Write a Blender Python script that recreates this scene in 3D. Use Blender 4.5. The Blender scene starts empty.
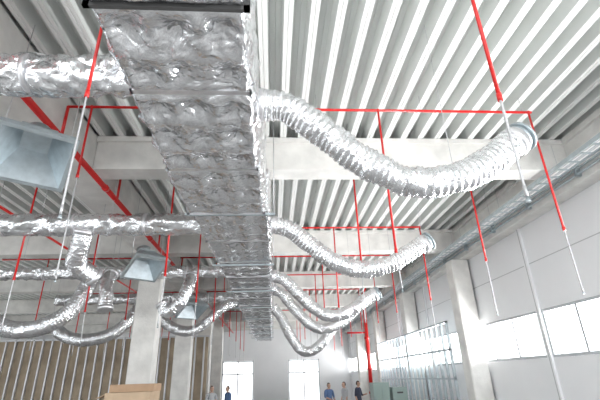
import bpy, math, random
from mathutils import Vector, Matrix, noise
random.seed(7)
sc = bpy.context.scene
FL = 0.0; CAM_Z = 2.0
DECK = 6.15

# ------------------------------------------------------------------ materials
def nmat(name):
    m = bpy.data.materials.new(name); m.use_nodes = True
    nt = m.node_tree; b = nt.nodes['Principled BSDF']
    return m, nt, b
def simple(name, col, rough=.6, metal=0., noise_amt=.0, scale=4., bump=0., bscale=30.):
    m, nt, b = nmat(name)
    b.inputs['Roughness'].default_value = rough
    b.inputs['Metallic'].default_value = metal
    b.inputs['Base Color'].default_value = (*col, 1)
    tc = nt.nodes.new('ShaderNodeTexCoord')
    if noise_amt > 0:
        n = nt.nodes.new('ShaderNodeTexNoise'); n.inputs['Scale'].default_value = scale
        n.inputs['Detail'].default_value = 6
        nt.links.new(tc.outputs['Object'], n.inputs['Vector'])
        r = nt.nodes.new('ShaderNodeValToRGB')
        r.color_ramp.elements[0].position = .3; r.color_ramp.elements[1].position = .7
        r.color_ramp.elements[0].color = (*[max(0, c*(1-noise_amt)) for c in col], 1)
        r.color_ramp.elements[1].color = (*[min(1, c*(1+noise_amt*.5)) for c in col], 1)
        nt.links.new(n.outputs['Fac'], r.inputs['Fac'])
        nt.links.new(r.outputs['Color'], b.inputs['Base Color'])
    if bump > 0:
        n2 = nt.nodes.new('ShaderNodeTexNoise'); n2.inputs['Scale'].default_value = bscale
        n2.inputs['Detail'].default_value = 4
        nt.links.new(tc.outputs['Object'], n2.inputs['Vector'])
        bp = nt.nodes.new('ShaderNodeBump'); bp.inputs['Strength'].default_value = bump
        bp.inputs['Distance'].default_value = .02
        nt.links.new(n2.outputs['Fac'], bp.inputs['Height'])
        nt.links.new(bp.outputs['Normal'], b.inputs['Normal'])
    return m
def foil(name, s1=4., s2=11., s3=26., dist=.03, rough=.24, col=(.85, .86, .88)):
    m, nt, b = nmat(name)
    b.inputs['Base Color'].default_value = (*col, 1)
    b.inputs['Metallic'].default_value = .95
    b.inputs['Roughness'].default_value = rough
    tc = nt.nodes.new('ShaderNodeTexCoord')
    # warped coordinates so that the creases run in irregular directions
    wn = nt.nodes.new('ShaderNodeTexNoise'); wn.inputs['Scale'].default_value = 2.2; wn.inputs['Detail'].default_value = 2
    nt.links.new(tc.outputs['Object'], wn.inputs['Vector'])
    wm = nt.nodes.new('ShaderNodeVectorMath'); wm.operation = 'MULTIPLY_ADD'
    wm.inputs[1].default_value = (.4, .4, .4)
    nt.links.new(wn.outputs['Color'], wm.inputs[0]); nt.links.new(tc.outputs['Object'], wm.inputs[2])
    def vor(scale):
        vo = nt.nodes.new('ShaderNodeTexVoronoi'); vo.inputs['Scale'].default_value = scale
        vo.feature = 'DISTANCE_TO_EDGE'
        nt.links.new(wm.outputs[0], vo.inputs['Vector']); return vo.outputs['Distance']
    def scal(sock, k, add=None):
        q = nt.nodes.new('ShaderNodeMath'); q.operation = 'MULTIPLY_ADD'; q.inputs[1].default_value = k
        q.inputs[2].default_value = 0
        nt.links.new(sock, q.inputs[0])
        if add is not None: nt.links.new(add, q.inputs[2])
        return q.outputs[0]
    n = nt.nodes.new('ShaderNodeTexNoise'); n.inputs['Scale'].default_value = s3; n.inputs['Detail'].default_value = 2
    nt.links.new(wm.outputs[0], n.inputs['Vector'])
    h = scal(vor(s1), 1.3); h = scal(vor(s2), .5, h); h = scal(n.outputs['Fac'], .16, h)
    bp = nt.nodes.new('ShaderNodeBump'); bp.inputs['Strength'].default_value = 1.
    bp.inputs['Distance'].default_value = dist
    nt.links.new(h, bp.inputs['Height'])
    nt.links.new(bp.outputs['Normal'], b.inputs['Normal'])
    return m

M_FOIL = foil('crinkled_foil', 5., 12., 24., .026, .22)
M_FOIL2 = foil('flex_foil', 9., 22., 40., .016, .24)
M_GALV = simple('galvanised_steel', (.50, .56, .59), .4, .75, .15, 9)
M_TAPE = simple('foil_tape', (.8, .8, .82), .35, .85, .1, 20)
M_BLACK = simple('black_flange', (.06, .06, .06), .6)
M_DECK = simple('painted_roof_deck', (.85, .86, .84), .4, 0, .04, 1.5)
M_DECK_SHADE = simple('deck_recess_shade', (.70, .72, .70), .45, .05, .06, 1.5)  # darker copy of the deck colour, paints shade into webs and upper flanges
M_CONC = simple('white_concrete', (.76, .75, .72), .85, 0, .16, 2.5, .3, 25)
M_WALL = simple('white_wall_panel', (.82, .83, .84), .6, 0, .03, 1.)
M_JOINT = simple('panel_joint', (.5, .51, .52), .7)
M_RED = simple('red_pipe_paint', (.66, .018, .016), .28, 0, .1, 8)
M_GREY = simple('braided_hose_grey', (.55, .55, .56), .4, .5, .15, 60)
M_FLOOR = simple('concrete_floor', (.49, .485, .48), .6, 0, .5, .45, .1, 10)
M_TAN = simple('tan_insulation_board', (.42, .34, .25), .9, 0, .3, 1.5)
M_STUD = simple('metal_stud', (.60, .61, .63), .45, .6)
M_CARD = simple('cardboard', (.46, .31, .20), .85, 0, .1, 6)
M_CARD2 = simple('cardboard_pale', (.56, .42, .29), .85, 0, .1, 6)
M_WOOD = simple('pallet_wood', (.5, .36, .22), .85, 0, .2, 12)
M_FRAME = simple('window_frame', (.5, .52, .54), .5)
M_WHITEP = simple('white_pvc', (.85, .85, .85), .4)
M_SKIN = simple('skin', (.62, .40, .30), .6)
M_HAIR = simple('hair_dark', (.05, .035, .03), .7)
M_EYE = simple('eye', (.03, .03, .03), .3)
M_BLUE = simple('shirt_blue', (.12, .2, .38), .85)
M_WSH = simple('shirt_grey', (.55, .56, .58), .85)
M_PANT = simple('trousers_navy', (.06, .07, .11), .9)
M_SHOE = simple('shoe', (.04, .035, .03), .6)
M_GREEN = simple('green_grey_paint', (.28, .36, .33), .5)

# ------------------------------------------------------------------ mesh builder
class MB:
    def __init__(s): s.v = []; s.f = []; s.m = []; s.sm = []; s.mats = []
    def mi(s, mat):
        if mat not in s.mats: s.mats.append(mat)
        return s.mats.index(mat)
    def face(s, idx, mat, smooth=False):
        s.f.append(idx); s.m.append(s.mi(mat)); s.sm.append(smooth)
    def box(s, x0, x1, y0, y1, z0, z1, mat, T=None):
        b = len(s.v)
        for x, y, z in ((x0,y0,z0),(x1,y0,z0),(x1,y1,z0),(x0,y1,z0),(x0,y0,z1),(x1,y0,z1),(x1,y1,z1),(x0,y1,z1)):
            p = Vector((x, y, z))
            s.v.append(T @ p if T else p)
        for q in ((0,3,2,1),(4,5,6,7),(0,1,5,4),(1,2,6,5),(2,3,7,6),(3,0,4,7)):
            s.face([b+i for i in q], mat)
    def tube(s, pts, rad, mat, seg=12, cap=True, rf=None):
        pts = [Vector(p) for p in pts]; n = len(pts)
        t0 = (pts[1]-pts[0]).normalized()
        u = t0.cross(Vector((0,0,1)))
        if u.length < .1: u = t0.cross(Vector((1,0,0)))
        u.normalize(); base = len(s.v); tp = t0
        for i, p in enumerate(pts):
            a = pts[max(0,i-1)]; c = pts[min(n-1,i+1)]
            t = (c-a).normalized()
            q = tp.rotation_difference(t); u = q @ u; u = (u - t*u.dot(t)).normalized(); tp = t
            w = t.cross(u)
            r = rad[i] if isinstance(rad, (list, tuple)) else rad
            for k in range(seg):
                an = 2*math.pi*k/seg
                d = u*math.cos(an)+w*math.sin(an)
                rr = rf(i, an, p+d*r, r) if rf else r
                s.v.append(p+d*rr)
        for i in range(n-1):
            for k in range(seg):
                k2 = (k+1) % seg
                s.face([base+i*seg+k, base+i*seg+k2, base+(i+1)*seg+k2, base+(i+1)*seg+k], mat, True)
        if cap:
            s.face([base+k for k in range(seg)][::-1], mat)
            s.face([base+(n-1)*seg+k for k in range(seg)], mat)
    def cyl(s, a, b, r, mat, seg=12): s.tube([a, b], r, mat, seg)
    def ell(s, c, r, mat, T=None, seg=14, rings=10, zmin=-1.1, cut=None):
        b = len(s.v); c = Vector(c)
        for i in range(rings+1):
            ph = math.pi*i/rings
            for k in range(seg):
                th = 2*math.pi*k/seg
                p = Vector((r[0]*math.sin(ph)*math.cos(th), r[1]*math.sin(ph)*math.sin(th), r[2]*math.cos(ph)))
                p = c+p
                s.v.append(T @ p if T else p)
        for i in range(rings):
            for k in range(seg):
                if cut and cut(math.pi*(i+.5)/rings, 2*math.pi*(k+.5)/seg): continue
                k2 = (k+1) % seg
                s.face([b+i*seg+k, b+(i+1)*seg+k, b+(i+1)*seg+k2, b+i*seg+k2], mat, True)
    def build(s, name, parent=None):
        lo = Vector([min(v[i] for v in s.v) for i in range(3)]); hi = Vector([max(v[i] for v in s.v) for i in range(3)])
        c = (lo+hi)/2
        me = bpy.data.meshes.new(name)
        me.from_pydata([v-c for v in s.v], [], s.f)
        for m in s.mats: me.materials.append(m)
        me.polygons.foreach_set('material_index', s.m)
        me.polygons.foreach_set('use_smooth', s.sm)
        me.validate(); me.update()
        o = bpy.data.objects.new(name, me); o.location = c
        sc.collection.objects.link(o)
        if parent: o.parent = parent
        return o

def spline(pts, n):
    P = [Vector(p) for p in pts]; P = [P[0]*2-P[1]]+P+[P[-1]*2-P[-2]]
    out = []
    segs = len(P)-3
    L = [(P[i+2]-P[i+1]).length for i in range(segs)]; tot = sum(L)
    for i in range(segs):
        k = max(2, int(n*L[i]/tot))
        for j in range(k):
            t = j/k
            a, b, c, d = P[i:i+4]
            out.append(.5*((2*b)+(c-a)*t+(2*a-5*b+4*c-d)*t*t+(-a+3*b-3*c+d)*t**3))
    out.append(P[-2]); return out

# ------------------------------------------------------------------ shell
b = MB(); b.box(-18, 8, -8, 40, -.2, 0, M_FLOOR); b.build('floor')
# corrugated roof deck
b = MB(); pitch = .33; x = -18.0; prof = []
while x < 6.4:
    prof += [(x, 0), (x+.045, 0), (x+.053, .014), (x+.061, .0), (x+.11, 0), (x+.14, .24), (x+.215, .24), (x+.222, .225), (x+.23, .24), (x+.30, .24)]
    x += pitch
ys = [-3, 10, 22, 36]
for y in ys:
    for px, pz in prof: b.v.append(Vector((px, y, DECK+pz)))
n = len(prof)
for j in range(len(ys)-1):
    for i in range(n-1):
        b.face([j*n+i, j*n+i+1, (j+1)*n+i+1, (j+1)*n+i], M_DECK if i % 10 < 4 else M_DECK_SHADE)
b.box(-18, 6.4, -3, 36, DECK+.26, DECK+.44, M_DECK)
b.build('ceiling')

# right wall with strip window
WX = 6.1
b = MB()
b.box(WX, WX+.25, -3, 34.5, 0, 2.23, M_WALL)
b.box(WX, WX+.25, -3, 34.5, 3.25, DECK, M_WALL)
ylist = [-2.9, 2.2, 5.7, 9.2, 12.7, 16.2, 19.7, 23.2, 26.7, 30.2, 33.7]
for y in ylist:
    b.box(WX-.05, WX+.2, y-.07, y+.07, 0, 5.2, M_WALL)
    b.box(WX-.052, WX-.05, y-.015, y+.015, 0, 5.2, M_JOINT)
for z in (1.1, 4.3):
    b.box(WX-.004, WX, -3, 34, z, z+.02, M_JOINT)
b.build('wall_right')
for i in range(len(ylist)-1):
    a, c = ylist[i]+.08, ylist[i+1]-.08
    b = MB()
    for z in (2.235, 3.19): b.box(WX+.0, WX+.13, a, c, z, z+.055, M_FRAME)
    for y in (a, a+(c-a)/3-.03, a+(c-a)*2/3-.03, c-.06): b.box(WX+.0, WX+.13, y, y+.06, 2.29, 3.19, M_FRAME)
    b.build('window_%d' % (i+1))
# back wall with two tall openings
YB = 34.5
b = MB()
xs = [-18, -3.95, -1.5, 1.2, 3.65, 6.35]
for i in (0, 2, 4): b.box(xs[i], xs[i+1], YB, YB+.3, 0, 3.3, M_WALL)
b.box(-18, 6.35, YB, YB+.3, 3.3, DECK, M_WALL)
b.build('wall_back')
for k, (a, c) in enumerate(((-3.94, -1.51), (1.21, 3.64))):
    b = MB()
    for x in (a, (a+c)/2-.04, c-.08): b.box(x, x+.08, YB+.01, YB+.1, 0, 3.29, M_FRAME)
    for z in (2.3, 3.2): b.box(a, c, YB+.01, YB+.1, z, z+.08, M_FRAME)
    b.build('door_%d' % (k+1))
b = MB()
b.box(-18.25, -18, 2, 34.5, 0, 1.2, M_WALL); b.box(-18.25, -18, 2, 34.5, 3.6, DECK, M_WALL)
for y in (2, 8, 14, 20, 26, 32): b.box(-18.25, -18, y, y+1.2, 1.2, 3.6, M_WALL)
b.build('wall_left')

# beams
for i, (y, xl) in enumerate(((6.6, -3.2), (11.9, -18), (17.2, -18), (22.5, -18), (27.8, -18), (33.1, -18))):
    b = MB()
    for (p, q) in (((-18, -3.96), (-3.19, 5.74)) if xl < -4 else ((-3.19, 5.74),)):
        b.box(p, q, y, y+.42, 5.5, DECK-.005, M_CONC)
        b.box(p, q, y-.06, y+.48, DECK-.1, DECK-.005, M_CONC)
    b.build('concrete_roof_beam')
b = MB(); b.box(-3.95, -3.2, -3, 34.4, 5.5, DECK-.005, M_CONC); b.build('concrete_girder')
b = MB(); b.box(5.75, 6.1, -3, 34.4, 5.2, DECK-.005, M_CONC)
b.box(5.68, 6.1, -3, 34.4, DECK-.12, DECK-.005, M_CONC); b.build('concrete_edge_beam')
def column(x0, x1, y0, y1, z1):
    b = MB(); c = .03
    ring = [(x0+c, y0), (x1-c, y0), (x1, y0+c), (x1, y1-c), (x1-c, y1), (x0+c, y1), (x0, y1-c), (x0, y0+c)]
    for z in (0, z1):
        for p in ring: b.v.append(Vector((*p, z)))
    for k in range(8): b.face([k, (k+1) % 8, 8+(k+1) % 8, 8+k], M_CONC)
    b.face(list(range(8, 16)), M_CONC)
    b.box(x0-.04, x1+.04, y0-.04, y1+.04, 0, .12, M_CONC)
    b.build('concrete_column')
for y in (11.95, 17.2, 22.5, 27.8):
    column(-3.88, -3.22, y, y+.45, 5.49)
    column(5.5, 6.04, y, y+.5, 5.19)

# ------------------------------------------------------------------ main duct
def duct_mesh(b, x0, x1, z0, z1, y0, y1, step, seed):
    per = []
    W = x1-x0; H = z1-z0; ds = .03 if step < .06 else .1
    nx = int(W/ds); nz = int(H/ds)
    for i in range(nx): per.append((x0+W*i/nx, z0, 0, -1, i/nx*W, 0 if 0 < i else 1))
    for i in range(nz): per.append((x1, z0+H*i/nz, 1, 0, i/nz*H, 0 if 0 < i else 1))
    for i in range(nx): per.append((x1-W*i/nx, z1, 0, 1, i/nx*W, 0 if 0 < i else 1))
    for i in range(nz): per.append((x0, z1-H*i/nz, -1, 0, i/nz*H, 0 if 0 < i else 1))
    ny = max(2, int((y1-y0)/step)); base = len(b.v); m = len(per)
    q = W/3; qy = (y1-y0)/max(1, round((y1-y0)/.46))
    for j in range(ny+1):
        y = y0+(y1-y0)*j/ny; e = min(1, min(y-y0, y1-y)/.08)
        for (px, pz, nxx, nzz, s, corner) in per:
            # radiating creases around each insulation pin (pins at cell centres)
            ci = (math.floor(s/q)+.5)*q; cj = (math.floor((y-y0)/qy)+.5)*qy
            dx = s-ci; dy = (y-y0)-cj; rr = math.hypot(dx, dy); an = math.atan2(dy, dx)
            v0 = Vector((ci*5+seed, cj*5+y0, px*.1+pz*.1))
            ph = noise.noise(v0)*15
            rad = (math.cos(an*6+ph)+.6*math.cos(an*11+ph*2))*min(1, rr/.06)*max(0, 1-rr/.32)
            pil = .5-.5*math.cos(math.pi*min(1, (rr/.27)**.8))
            v = Vector((px*2.0+seed, y*2.0, pz*2.0))
            rid = 1-abs(noise.noise(v))*2.4
            rid2 = 1-abs(noise.noise(v*2.7))*2
            d = (.10*pil+.017*rad+.026*rid+.013*rid2-.075)*e
            if corner: d = -.006
            b.v.append(Vector((px+nxx*d+(.012*noise.noise(v*2)), y+.012*noise.noise(v*2.7), pz+nzz*d)))
    for j in range(ny):
        for k in range(m):
            k2 = (k+1) % m
            b.face([base+j*m+k, base+(j+1)*m+k, base+(j+1)*m+k2, base+j*m+k2], M_FOIL, True)
    b.face([base+k for k in range(m)], M_FOIL); b.face([base+ny*m+k for k in range(m)][::-1], M_FOIL)
def collar(b, x0, x1, z0, z1, y, w, t, mat):
    b.box(x0-t, x1+t, y, y+w, z0-t, z0+.01, mat); b.box(x0-t, x1+t, y, y+w, z1-.01, z1+t, mat)
    b.box(x0-t, x0+.01, y, y+w, z0-t, z1+t, mat); b.box(x1-.01, x1+t, y, y+w, z0-t, z1+t, mat)
b = MB()
secs = [(-1.27, -.19, 4.42, 5.25, .2, 2.1, .04, 0), (-1.27, -.20, 4.42, 5.25, 2.13, 3.05, .022, 1), (-1.29, -.19, 4.42, 5.25, 3.07, 4.55, .026, 2),
        (-1.31, -.15, 4.42, 5.25, 4.57, 6.03, .03, 3),
        (-1.27, -.07, 4.48, 5.25, 6.1, 7.6, .045, 4), (-1.27, -.06, 4.49, 5.25, 7.65, 9.2, .05, 5)]
y = 9.25
while y < 30:
    secs.append((-1.25, -.06, 4.5, 5.22, y, y+1.5, .09, 6)); y += 1.55
for k, (x0, x1, z0, z1, y0, y1, st, kd) in enumerate(secs):
    duct_mesh(b, x0, x1, z0, z1, y0, y1, st, k*3.3)
    if kd == 0: collar(b, x0, x1, z0, z1, y1-.0, .03, .035, M_BLACK)
    elif kd == 3: collar(b, x0, x1, z0, z1, y1, .06, .03, M_TAPE)
    elif kd in (1, 2): collar(b, x0, x1, z0, z1, y1-.02, .06, .012, M_TAPE)
    elif kd > 3: collar(b, x0, x1, z0, z1, y1-.01, .07, .025, M_TAPE)
b.build('foil_wrapped_air_duct')

# foil round branch ducts to the left
def foil_tube(b, pts, r, step=.035, seg=36, amp=.02, mat=M_FOIL, cor=0., seed=0., per=.055):
    L = sum((Vector(pts[i+1])-Vector(pts[i])).length for i in range(len(pts)-1))
    P = spline(pts, int(L/step))
    def rf(i, an, p, rr):
        v = p*4+Vector((seed, 0, 0))
        jit = .8*noise.noise(p*3.+Vector((0, seed, 3)))
        return rr*(1+cor*math.sin(2*math.pi*i*step/per+jit)*(.75+.5*abs(noise.noise(p*6))))+amp*(.5-abs(noise.noise(v))*2)+amp*.5*(.5-abs(noise.noise(v*3.1))*2)
    b.tube(P, r, mat, seg, True, rf)
for (yy, xs_, x_end, rr, zz) in ((3.42, -1.25, -9, .20, 4.89), (7.5, -1.25, -9, .20, 4.78), (11.6, -1.22, -9, .17, 4.84), (15.8, -1.22, -8, .18, 4.86)):
    b = MB(); pts = [(xs_, yy, zz), (-4, yy+.02, zz), (-6.5, yy, zz+.02), (x_end, yy, zz)]
    foil_tube(b, pts, rr, .025 if yy < 5 else .04, 48, .04, M_FOIL, 0, yy)
    xx = -2.4
    while xx > x_end:
        b.tube([(xx, yy, zz), (xx-.05, yy, zz)], rr+.012, M_TAPE, 30); xx -= 1.3
        b.cyl((xx+.6, yy, zz+rr-.02), (xx+.6, yy, DECK+.02), .006, M_GREY, 6)
    b.build('foil_branch_duct')

# flexible ducts to the right
def flex(pts, r=.165, cor=.055, step=.0138):
    b = MB(); foil_tube(b, pts, r, step, 40 if step < .02 else 28, .022, M_FOIL2, cor, pts[0][1], .066)
    for (p, q) in ((Vector(pts[0]), Vector(pts[1])), (Vector(pts[-1]), Vector(pts[-2]))):
        d = (q-p).normalized()
        b.tube([p-d*.05, p+d*.05], r+.018, M_TAPE, 28)
    return b
def right_hose(D, pts, r=.165, step=.0138):
    b = flex(pts, r, .055, step)
    e = Vector(pts[-1]); d = (e-Vector(pts[-2])).normalized()
    b.tube([e+d*.04, e+d*.14], r*.97, M_GALV, 28)
    b.tube([e+d*.12, e+d*.15], r*1.12, M_GALV, 28)
    p = Vector(pts[-3]); b.cyl((p.x, p.y, p.z+r-.02), (p.x, p.y, DECK+.02), .004, M_GREY, 6)
    b.cyl((e.x, e.y, e.z+r-.02), (e.x, e.y, DECK+.02), .005, M_GREY, 6)
    b.build('flexible_duct')
def W(D, l): return [(x, D+dy, z) for x, z, dy in l]
right_hose(3.83, W(3.83, [(-.12, 4.86, 0), (.2, 4.80, 0), (.6, 4.49, .03), (1.05, 4.12, .05), (1.5, 3.90, .03), (1.98, 3.92, 0), (2.4, 4.12, 0), (2.75, 4.38, 0)]), .165)
right_hose(7.6, W(7.6, [(.02, 4.78, 0), (.35, 4.68, 0), (.75, 4.36, .03), (1.2, 4.03, .05), (1.76, 3.87, .03), (2.3, 3.97, 0), (2.7, 4.2, 0), (3.0, 4.36, 0)]))
right_hose(11.6, W(11.6, [(.02, 4.68, 0), (.35, 4.55, 0), (.8, 4.1, .03), (1.3, 3.66, .05), (1.75, 3.55, .03), (2.25, 3.7, 0), (2.6, 3.95, 0), (2.9, 4.1, 0)]), .165, .022)
right_hose(13.6, W(13.6, [(.02, 4.7, 0), (.35, 4.5, 0), (.8, 3.95, .03), (1.3, 3.5, .05), (1.75, 3.42, .03), (2.2, 3.6, 0), (2.6, 3.9, 0), (2.9, 4.2, 0)]), .165, .022)
right_hose(17.3, W(17.5, [(.02, 4.7, 0), (.35, 4.3, 0), (.7, 3.6, .03), (1.1, 3.05, .05), (1.5, 2.95, .03), (1.95, 3.2, 0), (2.3, 3.6, 0), (2.6, 4.0, 0)]), .2, .022)

# left hanging flex ducts
def left_hose(pts, r=.19):
    b = flex(pts, r, .055, .022); p = Vector(pts[-1])
    b.cyl((p.x, p.y, p.z), (p.x, p.y, DECK+.02), .006, M_GREY, 6)
    b.build('flexible_duct')
left_hose([(-4.95, 11.35, 4.75), (-4.98, 11.2, 4.3), (-5.2, 11, 3.7), (-5.8, 10.9, 3.32), (-6.5, 10.9, 3.3), (-7.2, 11, 3.6), (-7.7, 11, 4.0)], .2)
left_hose([(-4.8, 15.5, 4.7), (-4.9, 15.1, 4.2), (-5.4, 14.9, 3.6), (-6.2, 14.8, 3.35), (-7.0, 14.9, 3.5), (-7.6, 15, 3.9)], .2)
left_hose([(-1.3, 15.4, 4.6), (-1.8, 15.2, 4.4), (-2.6, 15.1, 3.7), (-3.2, 15.0, 3.6), (-3.9, 15.0, 4.0), (-4.0, 15.0, 4.4)], .17)
left_hose([(-3.55, 7.5, 4.65), (-3.62, 7.6, 4.4), (-3.75, 7.9, 4.1), (-3.55, 8.2, 3.95)], .18)
left_hose([(-4.45, 11.4, 4.75), (-4.42, 11.1, 4.45), (-4.3, 10.9, 4.1), (-4.25, 10.85, 3.75)], .17)
left_hose([(-2.3, 11.55, 4.7), (-2.3, 11.3, 4.4), (-2.45, 11.2, 3.95), (-2.8, 11.3, 3.7), (-2.95, 11.3, 3.9)], .16)

# galvanised plenum diffusers
def plenum(c, s, h, rotz, tilt):
    b = MB(); T = Matrix.Translation(c) @ Matrix.Rotation(rotz, 4, 'Z') @ Matrix.Rotation(tilt, 4, 'X')
    a = s/2; k = a*.5
    def quadring(z, w): return [Vector((-w, -w, z)), Vector((w, -w, z)), Vector((w, w, z)), Vector((-w, w, z))]
    rings = [quadring(-h/2, a+.02), quadring(-h/2+.03, a+.02), quadring(-h/2+.03, a), quadring(-h/2+.1, a), quadring(h/2-.05, k), quadring(h/2, k)]
    base = len(b.v)
    for r in rings:
        for p in r: b.v.append(T @ p)
    for i in range(len(rings)-1):
        for q in range(4):
            b.face([base+i*4+q, base+i*4+(q+1) % 4, base+(i+1)*4+(q+1) % 4, base+(i+1)*4+q], M_GALV)
    b.face([base+20+i for i in range(4)], M_GALV)
    inner = [quadring(-h/2, a-.03), quadring(h/2-.06, k*.8)]
    bs = len(b.v)
    for r in inner:
        for p in r: b.v.append(T @ p)
    for q in range(4):
        b.face([base+q, base+(q+1) % 4, bs+(q+1) % 4, bs+q], M_GALV)
        b.face([bs+q, bs+(q+1) % 4, bs+4+(q+1) % 4, bs+4+q], M_GALV)
    b.face([bs+4+i for i in range(4)], M_GALV)
    b.tube([T @ Vector((0, 0, h/2-.02)), T @ Vector((0, 0, h/2+.14))], k*.8, M_GALV, 24)
    for sx in (-1, 1):
        p = T @ Vector((sx*a*.9, 0, -h/2+.06)); b.cyl(p, (p.x, p.y, DECK+.02), .005, M_GREY, 6)
    b.build('galvanised_air_diffuser')
plenum(Vector((-2.75, 4.25, 4.52)), .74, .42, .6, -.5)
plenum(Vector((-2.75, 8.75, 4.38)), .72, .42, .7, -.45)
plenum(Vector((-2.75, 14.2, 4.3)), .8, .45, .7, -.45)

# ------------------------------------------------------------------ sprinkler pipes
b = MB()
b.tube([(-3.1, -2.5, 5.33), (-3.1, 33.5, 5.33)], .05, M_RED, 14)
y = 1.0
while y < 33:
    b.tube([(-3.1, y, 5.33), (-3.1, y+.09, 5.33)], .062, M_RED, 14)
    b.cyl((-3.1, y+.5, 5.38), (-3.1, y+.5, DECK+.02), .007, M_GREY, 6)
    y += 3.
rows = (2.13, 5.3, 7.64, 10.85, 13.8, 16.6, 19.8, 23, 26.2, 29.4)
for y in rows:
    xl = -3.1 if y in (2.13, 5.3) else -9.0
    if xl < -4:
        b.tube([(xl, y, 5.88), (-3.98, y, 5.88)], .024, M_RED, 10)
        b.tube([(-3.17, y, 5.88), (4.25, y, 5.88)], .024, M_RED, 10)
    else: b.tube([(xl, y, 5.88), (4.25, y, 5.88)], .022, M_RED, 10)
    b.cyl((-3.1, y, 5.33), (-3.1, y, 5.88), .024, M_RED, 10)
    xx = xl+.4
    while xx < 4.2:
        if not -4 < xx < -3.15: b.cyl((xx, y, 5.9), (xx, y, DECK+.02), .005, M_GREY, 6)
        xx += 1.7
b.tube([(-5.6, -2.5, 5.4), (-5.6, 33, 5.4)], .03, M_RED, 12)
for yy in (-1, 2, 5, 8, 11, 14, 18, 21): b.cyl((-5.6, yy, 5.4), (-5.6, yy, DECK+.02), .006, M_GREY, 6)
b.build('sprinkler_pipework')
def drop(x, y, zr=3.85, zt=2.92, arm=None, dx=0., k=1.):
    b = MB()
    if arm is not None: b.cyl((x, arm, 5.88), (x, y, 5.88), .016, M_RED, 10)
    b.cyl((x, y, 5.88), (x, y, zr), .0185*k, M_RED, 10)
    b.ell((x, y, 5.88), (.03, .03, .03), M_RED, None, 10, 6)
    b.tube([(x, y, zr+.03), (x, y, zr-.03)], .024*k, M_RED, 10)
    P = spline([(x, y, zr), (x+dx*.4, y, zr-(zr-zt)*.4), (x+dx, y, zt+.08)], 30)
    b.tube(P, .011*k, M_GREY, 8, True, lambda i, an, p, r: r*(1+.12*math.sin(i*2.5)))
    b.tube([(x+dx, y, zt+.1), (x+dx, y, zt+.03)], .014*k, M_GREY, 8)
    b.tube([(x+dx, y, zt+.03), (x+dx, y, zt), (x+dx, y, zt-.006)], [.008, .016, .016], M_GALV, 8)
    b.build('sprinkler_drop')
drop(-1.46, 2.7, 4.1, 3.05, 2.13, 0, .72)
drop(1.52, 2.13, 3.68, 2.92, None, 0, .75)
drop(1.69, 5.3, 3.55, 3.0, None, .02, .9); drop(4.2, 5.3, k=.9)
drop(-2.75, 5.3, 4.7, 3.2, k=.9)
for y in rows[2:]:
    for x in (-7.5, -4.7, -1.95, 1.73, 4.22):
        j = random.uniform(-.06, .06)
        drop(x+j, y, 3.85+random.uniform(-.2, .2), 2.95+random.uniform(-.08, .08), None, random.uniform(-.04, .04))
# riser
b = MB(); b.cyl((4.55, 20.5, 0), (4.55, 20.5, 5.8), .085, M_RED, 16)
for z in (1.2, 2.2, 3.6): b.cyl((4.55, 20.5, z), (4.55, 20.5, z+.1), .12, M_RED, 16)
b.cyl((4.55, 20.5, 3.9), (3.6, 20.5, 3.9), .04, M_RED, 12); b.cyl((4.55, 20.5, 5.8), (4.55, 19.8, 5.88), .05, M_RED, 12)
b.cyl((4.55, 20.5, .0), (4.55, 20.5, .03), .16, M_RED, 16)
b.build('sprinkler_riser')

# duct hangers
for y in (6.06, 9.22, 12.32, 15.42, 18.52, 21.62, 24.72, 27.82):
    b = MB()
    for x in (-1.36, .02): b.cyl((x, y, 4.42), (x, y, 5.5 if y in (12.32, 27.82) else DECK+.02), .009, M_GREY, 6)
    b.box(-1.38, .04, y-.02, y+.02, 4.385, 4.42, M_GALV)
    b.build('duct_hanger')

# conduits and cable tray on right edge beam
b = MB()
for z, r in ((5.32, .022), (5.42, .022), (5.58, .035)):
    b.tube([(5.69, -2.5, z), (5.69, 34, z)], r, M_GALV, 10)
y = 0
while y < 34:
    b.box(5.64, 5.745, y, y+.05, 5.27, 5.64, M_GALV); y += 1.6
b.build('wall_conduits')
b = MB()
b.box(5.2, 5.22, -2.5, 34, 5.35, 5.43, M_GALV); b.box(5.48, 5.5, -2.5, 34, 5.35, 5.43, M_GALV)
y = -2.4
while y < 34:
    b.box(5.2, 5.5, y, y+.04, 5.35, 5.365, M_GALV); y += .3
for k in range(4): b.tube([(5.26+k*.06, -2.5, 5.38), (5.26+k*.06, 34, 5.38)], .014, M_WHITEP if k % 2 else M_STUD, 6)
y = 0
while y < 34:
    for x in (5.21, 5.49): b.cyl((x, y, 5.35), (x, y, DECK+.02), .005, M_GREY, 6)
    y += 2.2
b.build('cable_tray')

# left stud partition
b = MB()
b.box(-14, -3.0, 20.2, 20.26, 0, 3.85, M_TAN)
x = -14
while x <= -3.0:
    b.box(x, x+.06, 20.08, 20.2, 0, 3.9, M_STUD); x += .4
for z in (0, 3.85): b.box(-14, -2.94, 20.08, 20.26, z, z+.06, M_STUD)
b.build('stud_partition_wall')
# right stud frame
b = MB(); y = 12.6
while y < 21.5:
    b.box(5.26, 5.34, y, y+.05, 0, 3.45, M_GALV); y += .45
for z in (0, .9, 1.8, 2.6, 3.4): b.box(5.26, 5.34, 12.6, 21.45, z, z+.05, M_GALV)
b.build('metal_stud_frame')

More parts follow.
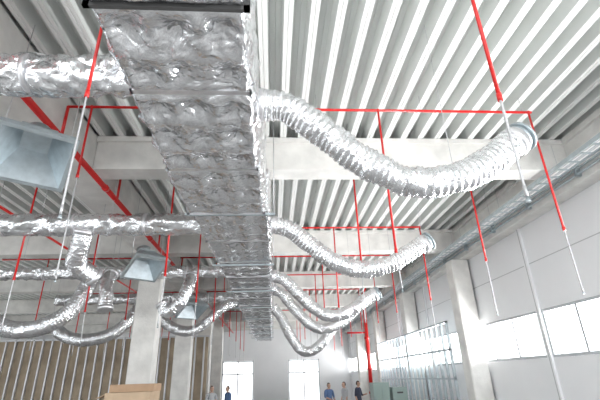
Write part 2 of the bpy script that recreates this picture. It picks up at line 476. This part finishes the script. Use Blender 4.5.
# cardboard stack on pallet
b = MB(); X0 = -3.3
for z in (0, .1): 
    for k in range(5): b.box(X0+k*.2, X0+k*.2+.1, 9, 9.8, z, z+.03, M_WOOD)
for k in (X0, X0+.4, X0+.8): b.box(k, k+.1, 9, 9.8, .03, .1, M_WOOD)
z = .13; cols = (M_CARD, M_CARD2)
for k, h in enumerate((.5, .48, .42, .3)):
    o = random.uniform(-.04, .04)
    b.box(X0+.02+o, X0+.9+o, 9.03, 9.75, z, z+h-.005, cols[k % 2])
    b.box(X0+.02+o, X0+.9+o, 9.02, 9.03, z+h*.45, z+h*.55, M_CARD2)
    z += h
b.box(X0+.06, X0+.92, 9.1, 9.7, z, z+.14, M_CARD)
T = Matrix.Translation((X0+.1, 9.4, z+.0)) @ Matrix.Rotation(-.35, 4, 'Y')
b.box(-.3, 0, -.3, .3, 0, .012, M_CARD2, T)
b.build('cardboard_box_stack')
# site cabinet and crates
b = MB()
b.box(3.4, 3.95, 15, 15.6, .08, 1.75, M_GREEN); b.box(3.43, 3.66, 14.985, 15, .15, 1.68, M_GREEN); b.box(3.69, 3.92, 14.985, 15, .15, 1.68, M_GREEN)
b.box(3.64, 3.66, 14.96, 14.985, .8, 1.0, M_BLACK); b.box(3.69, 3.71, 14.96, 14.985, .8, 1.0, M_BLACK)
for x in (3.42, 3.87): 
    for y in (15.02, 15.52): b.box(x, x+.06, y, y+.06, 0, .08, M_BLACK)
b.build('tool_cabinet')
b = MB()
for k, (h, w) in enumerate(((.55, .5), (.55, .46), (.5, .5))):
    z0 = sum((.55, .55, .5)[:k]); b.box(4.05, 4.05+w, 15, 15.5, z0, z0+h-.01, (M_STUD, M_CARD, M_GREEN)[k])
    b.box(4.05+w*.3, 4.05+w*.7, 14.98, 15, z0+h*.6, z0+h*.7, M_BLACK)
b.build('storage_crate_stack')

# ------------------------------------------------------------------ people
def skin_mesh(verts, edges, radii, root):
    me = bpy.data.meshes.new('tmp'); me.from_pydata(verts, edges, [])
    o = bpy.data.objects.new('tmp', me); sc.collection.objects.link(o)
    md = o.modifiers.new('s', 'SKIN'); md.use_smooth_shade = True
    for i, r in enumerate(radii):
        me.skin_vertices[0].data[i].radius = r if isinstance(r, tuple) else (r, r)
        me.skin_vertices[0].data[i].use_root = (i == root)
    o.modifiers.new('ss', 'SUBSURF').levels = 2
    bpy.context.view_layer.update()
    dg = bpy.context.evaluated_depsgraph_get()
    m2 = bpy.data.meshes.new_from_object(o.evaluated_get(dg))
    vs = [v.co.copy() for v in m2.vertices]; fs = [list(p.vertices) for p in m2.polygons]
    bpy.data.objects.remove(o); bpy.data.meshes.remove(me); bpy.data.meshes.remove(m2)
    return vs, fs
def person(x, y, head, shirt, arm=0, h=1.75):
    b = MB(); S = h/1.75
    T = Matrix.Translation((x, y, 0)) @ Matrix.Rotation(head, 4, 'Z') @ Matrix.Scale(S, 4)
    fl = [(.23, -.02, 1.16), (.25, -.10, .92)] if arm != 1 else [(.25, -.03, 1.16), (.12, -.26, 1.2)]
    fr = [(-.24, .03, 1.16), (-.27, -.06, .92)] if arm != 2 else [(-.24, -.05, 1.17), (-.13, -.27, 1.1)]
    V = [(0, 0, .97), (0, 0, 1.12), (0, .01, 1.32), (0, .01, 1.45), (0, -.005, 1.53),
         (.18, .01, 1.41), fl[0], fl[1], (-.18, .01, 1.41), fr[0], fr[1],
         (.09, 0, .88), (.11, -.02, .5), (.12, .02, .1), (.13, -.13, .045),
         (-.09, 0, .88), (-.12, -.01, .5), (-.14, .03, .1), (-.16, -.12, .045)]
    E = [(0,1),(1,2),(2,3),(3,4),(3,5),(5,6),(6,7),(3,8),(8,9),(9,10),(0,11),(11,12),(12,13),(13,14),(0,15),(15,16),(16,17),(17,18)]
    R = [(.155,.12),(.14,.11),(.165,.12),(.10,.085),.055,.068,.048,.03,.068,.048,.03,.092,.064,.044,.042,.092,.064,.044,.042]
    vs, fs = skin_mesh(V, E, R, 0)
    base = len(b.v); b.v += [T @ v for v in vs]
    for f in fs:
        c = sum((vs[i] for i in f), Vector())/len(f)
        if c.z < .09: m = M_SHOE
        elif c.z < .98 and abs(c.x) < .215: m = M_PANT
        elif c.z > 1.49: m = M_SKIN
        elif (abs(c.x) > .2 and c.z < 1.14) or (c.y < -.14 and c.z > 1.0): m = M_SKIN
        else: m = shirt
        b.face([base+i for i in f], m, True)
    H = Vector((0, -.02, 1.635))
    b.ell(H, (.073, .09, .115), M_SKIN, T, 18, 14)
    b.ell(H+Vector((0, .012, .015)), (.081, .094, .117), M_HAIR, T, 18, 14, cut=lambda ph, th: (ph > 1.0 and math.sin(th) < .1) or ph > 2.0)
    b.ell(H+Vector((0, -.025, -.07)), (.048, .055, .045), M_SKIN, T, 12, 8)
    b.ell(H+Vector((0, -.092, -.012)), (.013, .02, .026), M_SKIN, T, 8, 6)
    b.ell(H+Vector((0, -.078, -.055)), (.024, .008, .006), M_CARD, T, 8, 6)
    for s in (-1, 1):
        b.ell(H+Vector((s*.03, -.078, .012)), (.012, .008, .007), M_EYE, T, 8, 6)
        b.ell(H+Vector((s*.075, .0, -.005)), (.01, .02, .03), M_SKIN, T, 8, 6)
    for side, (el, wr) in ((1, fl), (-1, fr)):
        el = Vector(el); wr = Vector(wr); d = (wr-el).normalized()
        u = Vector((0, 1, 0)); u = (u-d*u.dot(d)).normalized(); w = d.cross(u)
        b.tube([T @ (wr-d*.01), T @ (wr+d*.03), T @ (wr+d*.07), T @ (wr+d*.095)], [.026*S, .033*S, .036*S, .026*S], M_SKIN, 10)
        for k in range(4):
            st = wr+d*.085+u*(k-1.5)*.017; L = (.062, .074, .07, .055)[k]; cu = -w*side
            P = [st, st+d*L*.45, st+d*L*.8+cu*.012, st+d*L+cu*.028]
            b.tube([T @ p for p in P], [.0095, .009, .008, .006], M_SKIN, 8)
        st = wr+d*.03-u*.025
        P = [st, st+d*.03-u*.022, st+d*.058-u*.027-w*side*.008]
        b.tube([T @ p for p in P], [.012, .010, .007], M_SKIN, 8)
    b.build('construction_worker')
person(-2.62, 19.4, .5, M_WSH, 1, 1.76)
person(-1.95, 19.6, -.9, M_BLUE, 0, 1.74)
person(2.5, 20, .4, M_BLUE, 2, 1.72)
person(3.25, 20.3, -1.2, M_WSH, 0, 1.74)
person(3.85, 20.1, .9, M_PANT, 1, 1.76)

# ------------------------------------------------------------------ light
w = bpy.data.worlds.new('world'); sc.world = w; w.use_nodes = True
bg = w.node_tree.nodes['Background']; bg.inputs['Color'].default_value = (.95, .98, 1, 1); bg.inputs['Strength'].default_value = 3.0
def area(name, loc, rot, sx, sy, e, col=(1, 1, 1)):
    l = bpy.data.lights.new(name, 'AREA'); l.shape = 'RECTANGLE'; l.size = sx; l.size_y = sy; l.energy = e; l.color = col
    o = bpy.data.objects.new(name, l); o.location = loc; o.rotation_euler = rot; sc.collection.objects.link(o)
area('daylight_window_light', (7.0, 14, 1.9), (0, math.radians(125), 0), 2.0, 36, 8500)

# ------------------------------------------------------------------ camera
Yc = Vector((-27, -178, -406)).normalized()
Zc = Vector((-30, 925, -406)); Zc = (Zc-Yc*Zc.dot(Yc)).normalized()
Xc = Yc.cross(Zc)
R = Matrix((Xc, Yc, Zc))
cam = bpy.data.cameras.new('camera'); co = bpy.data.objects.new('camera', cam); sc.collection.objects.link(co)
co.matrix_world = Matrix.Translation((0, 0, CAM_Z)) @ R.to_4x4()
cam.sensor_width = 36; cam.lens = 406/600*36; cam.clip_start = .05; cam.clip_end = 200
sc.camera = co
sc.view_settings.view_transform = 'Standard'
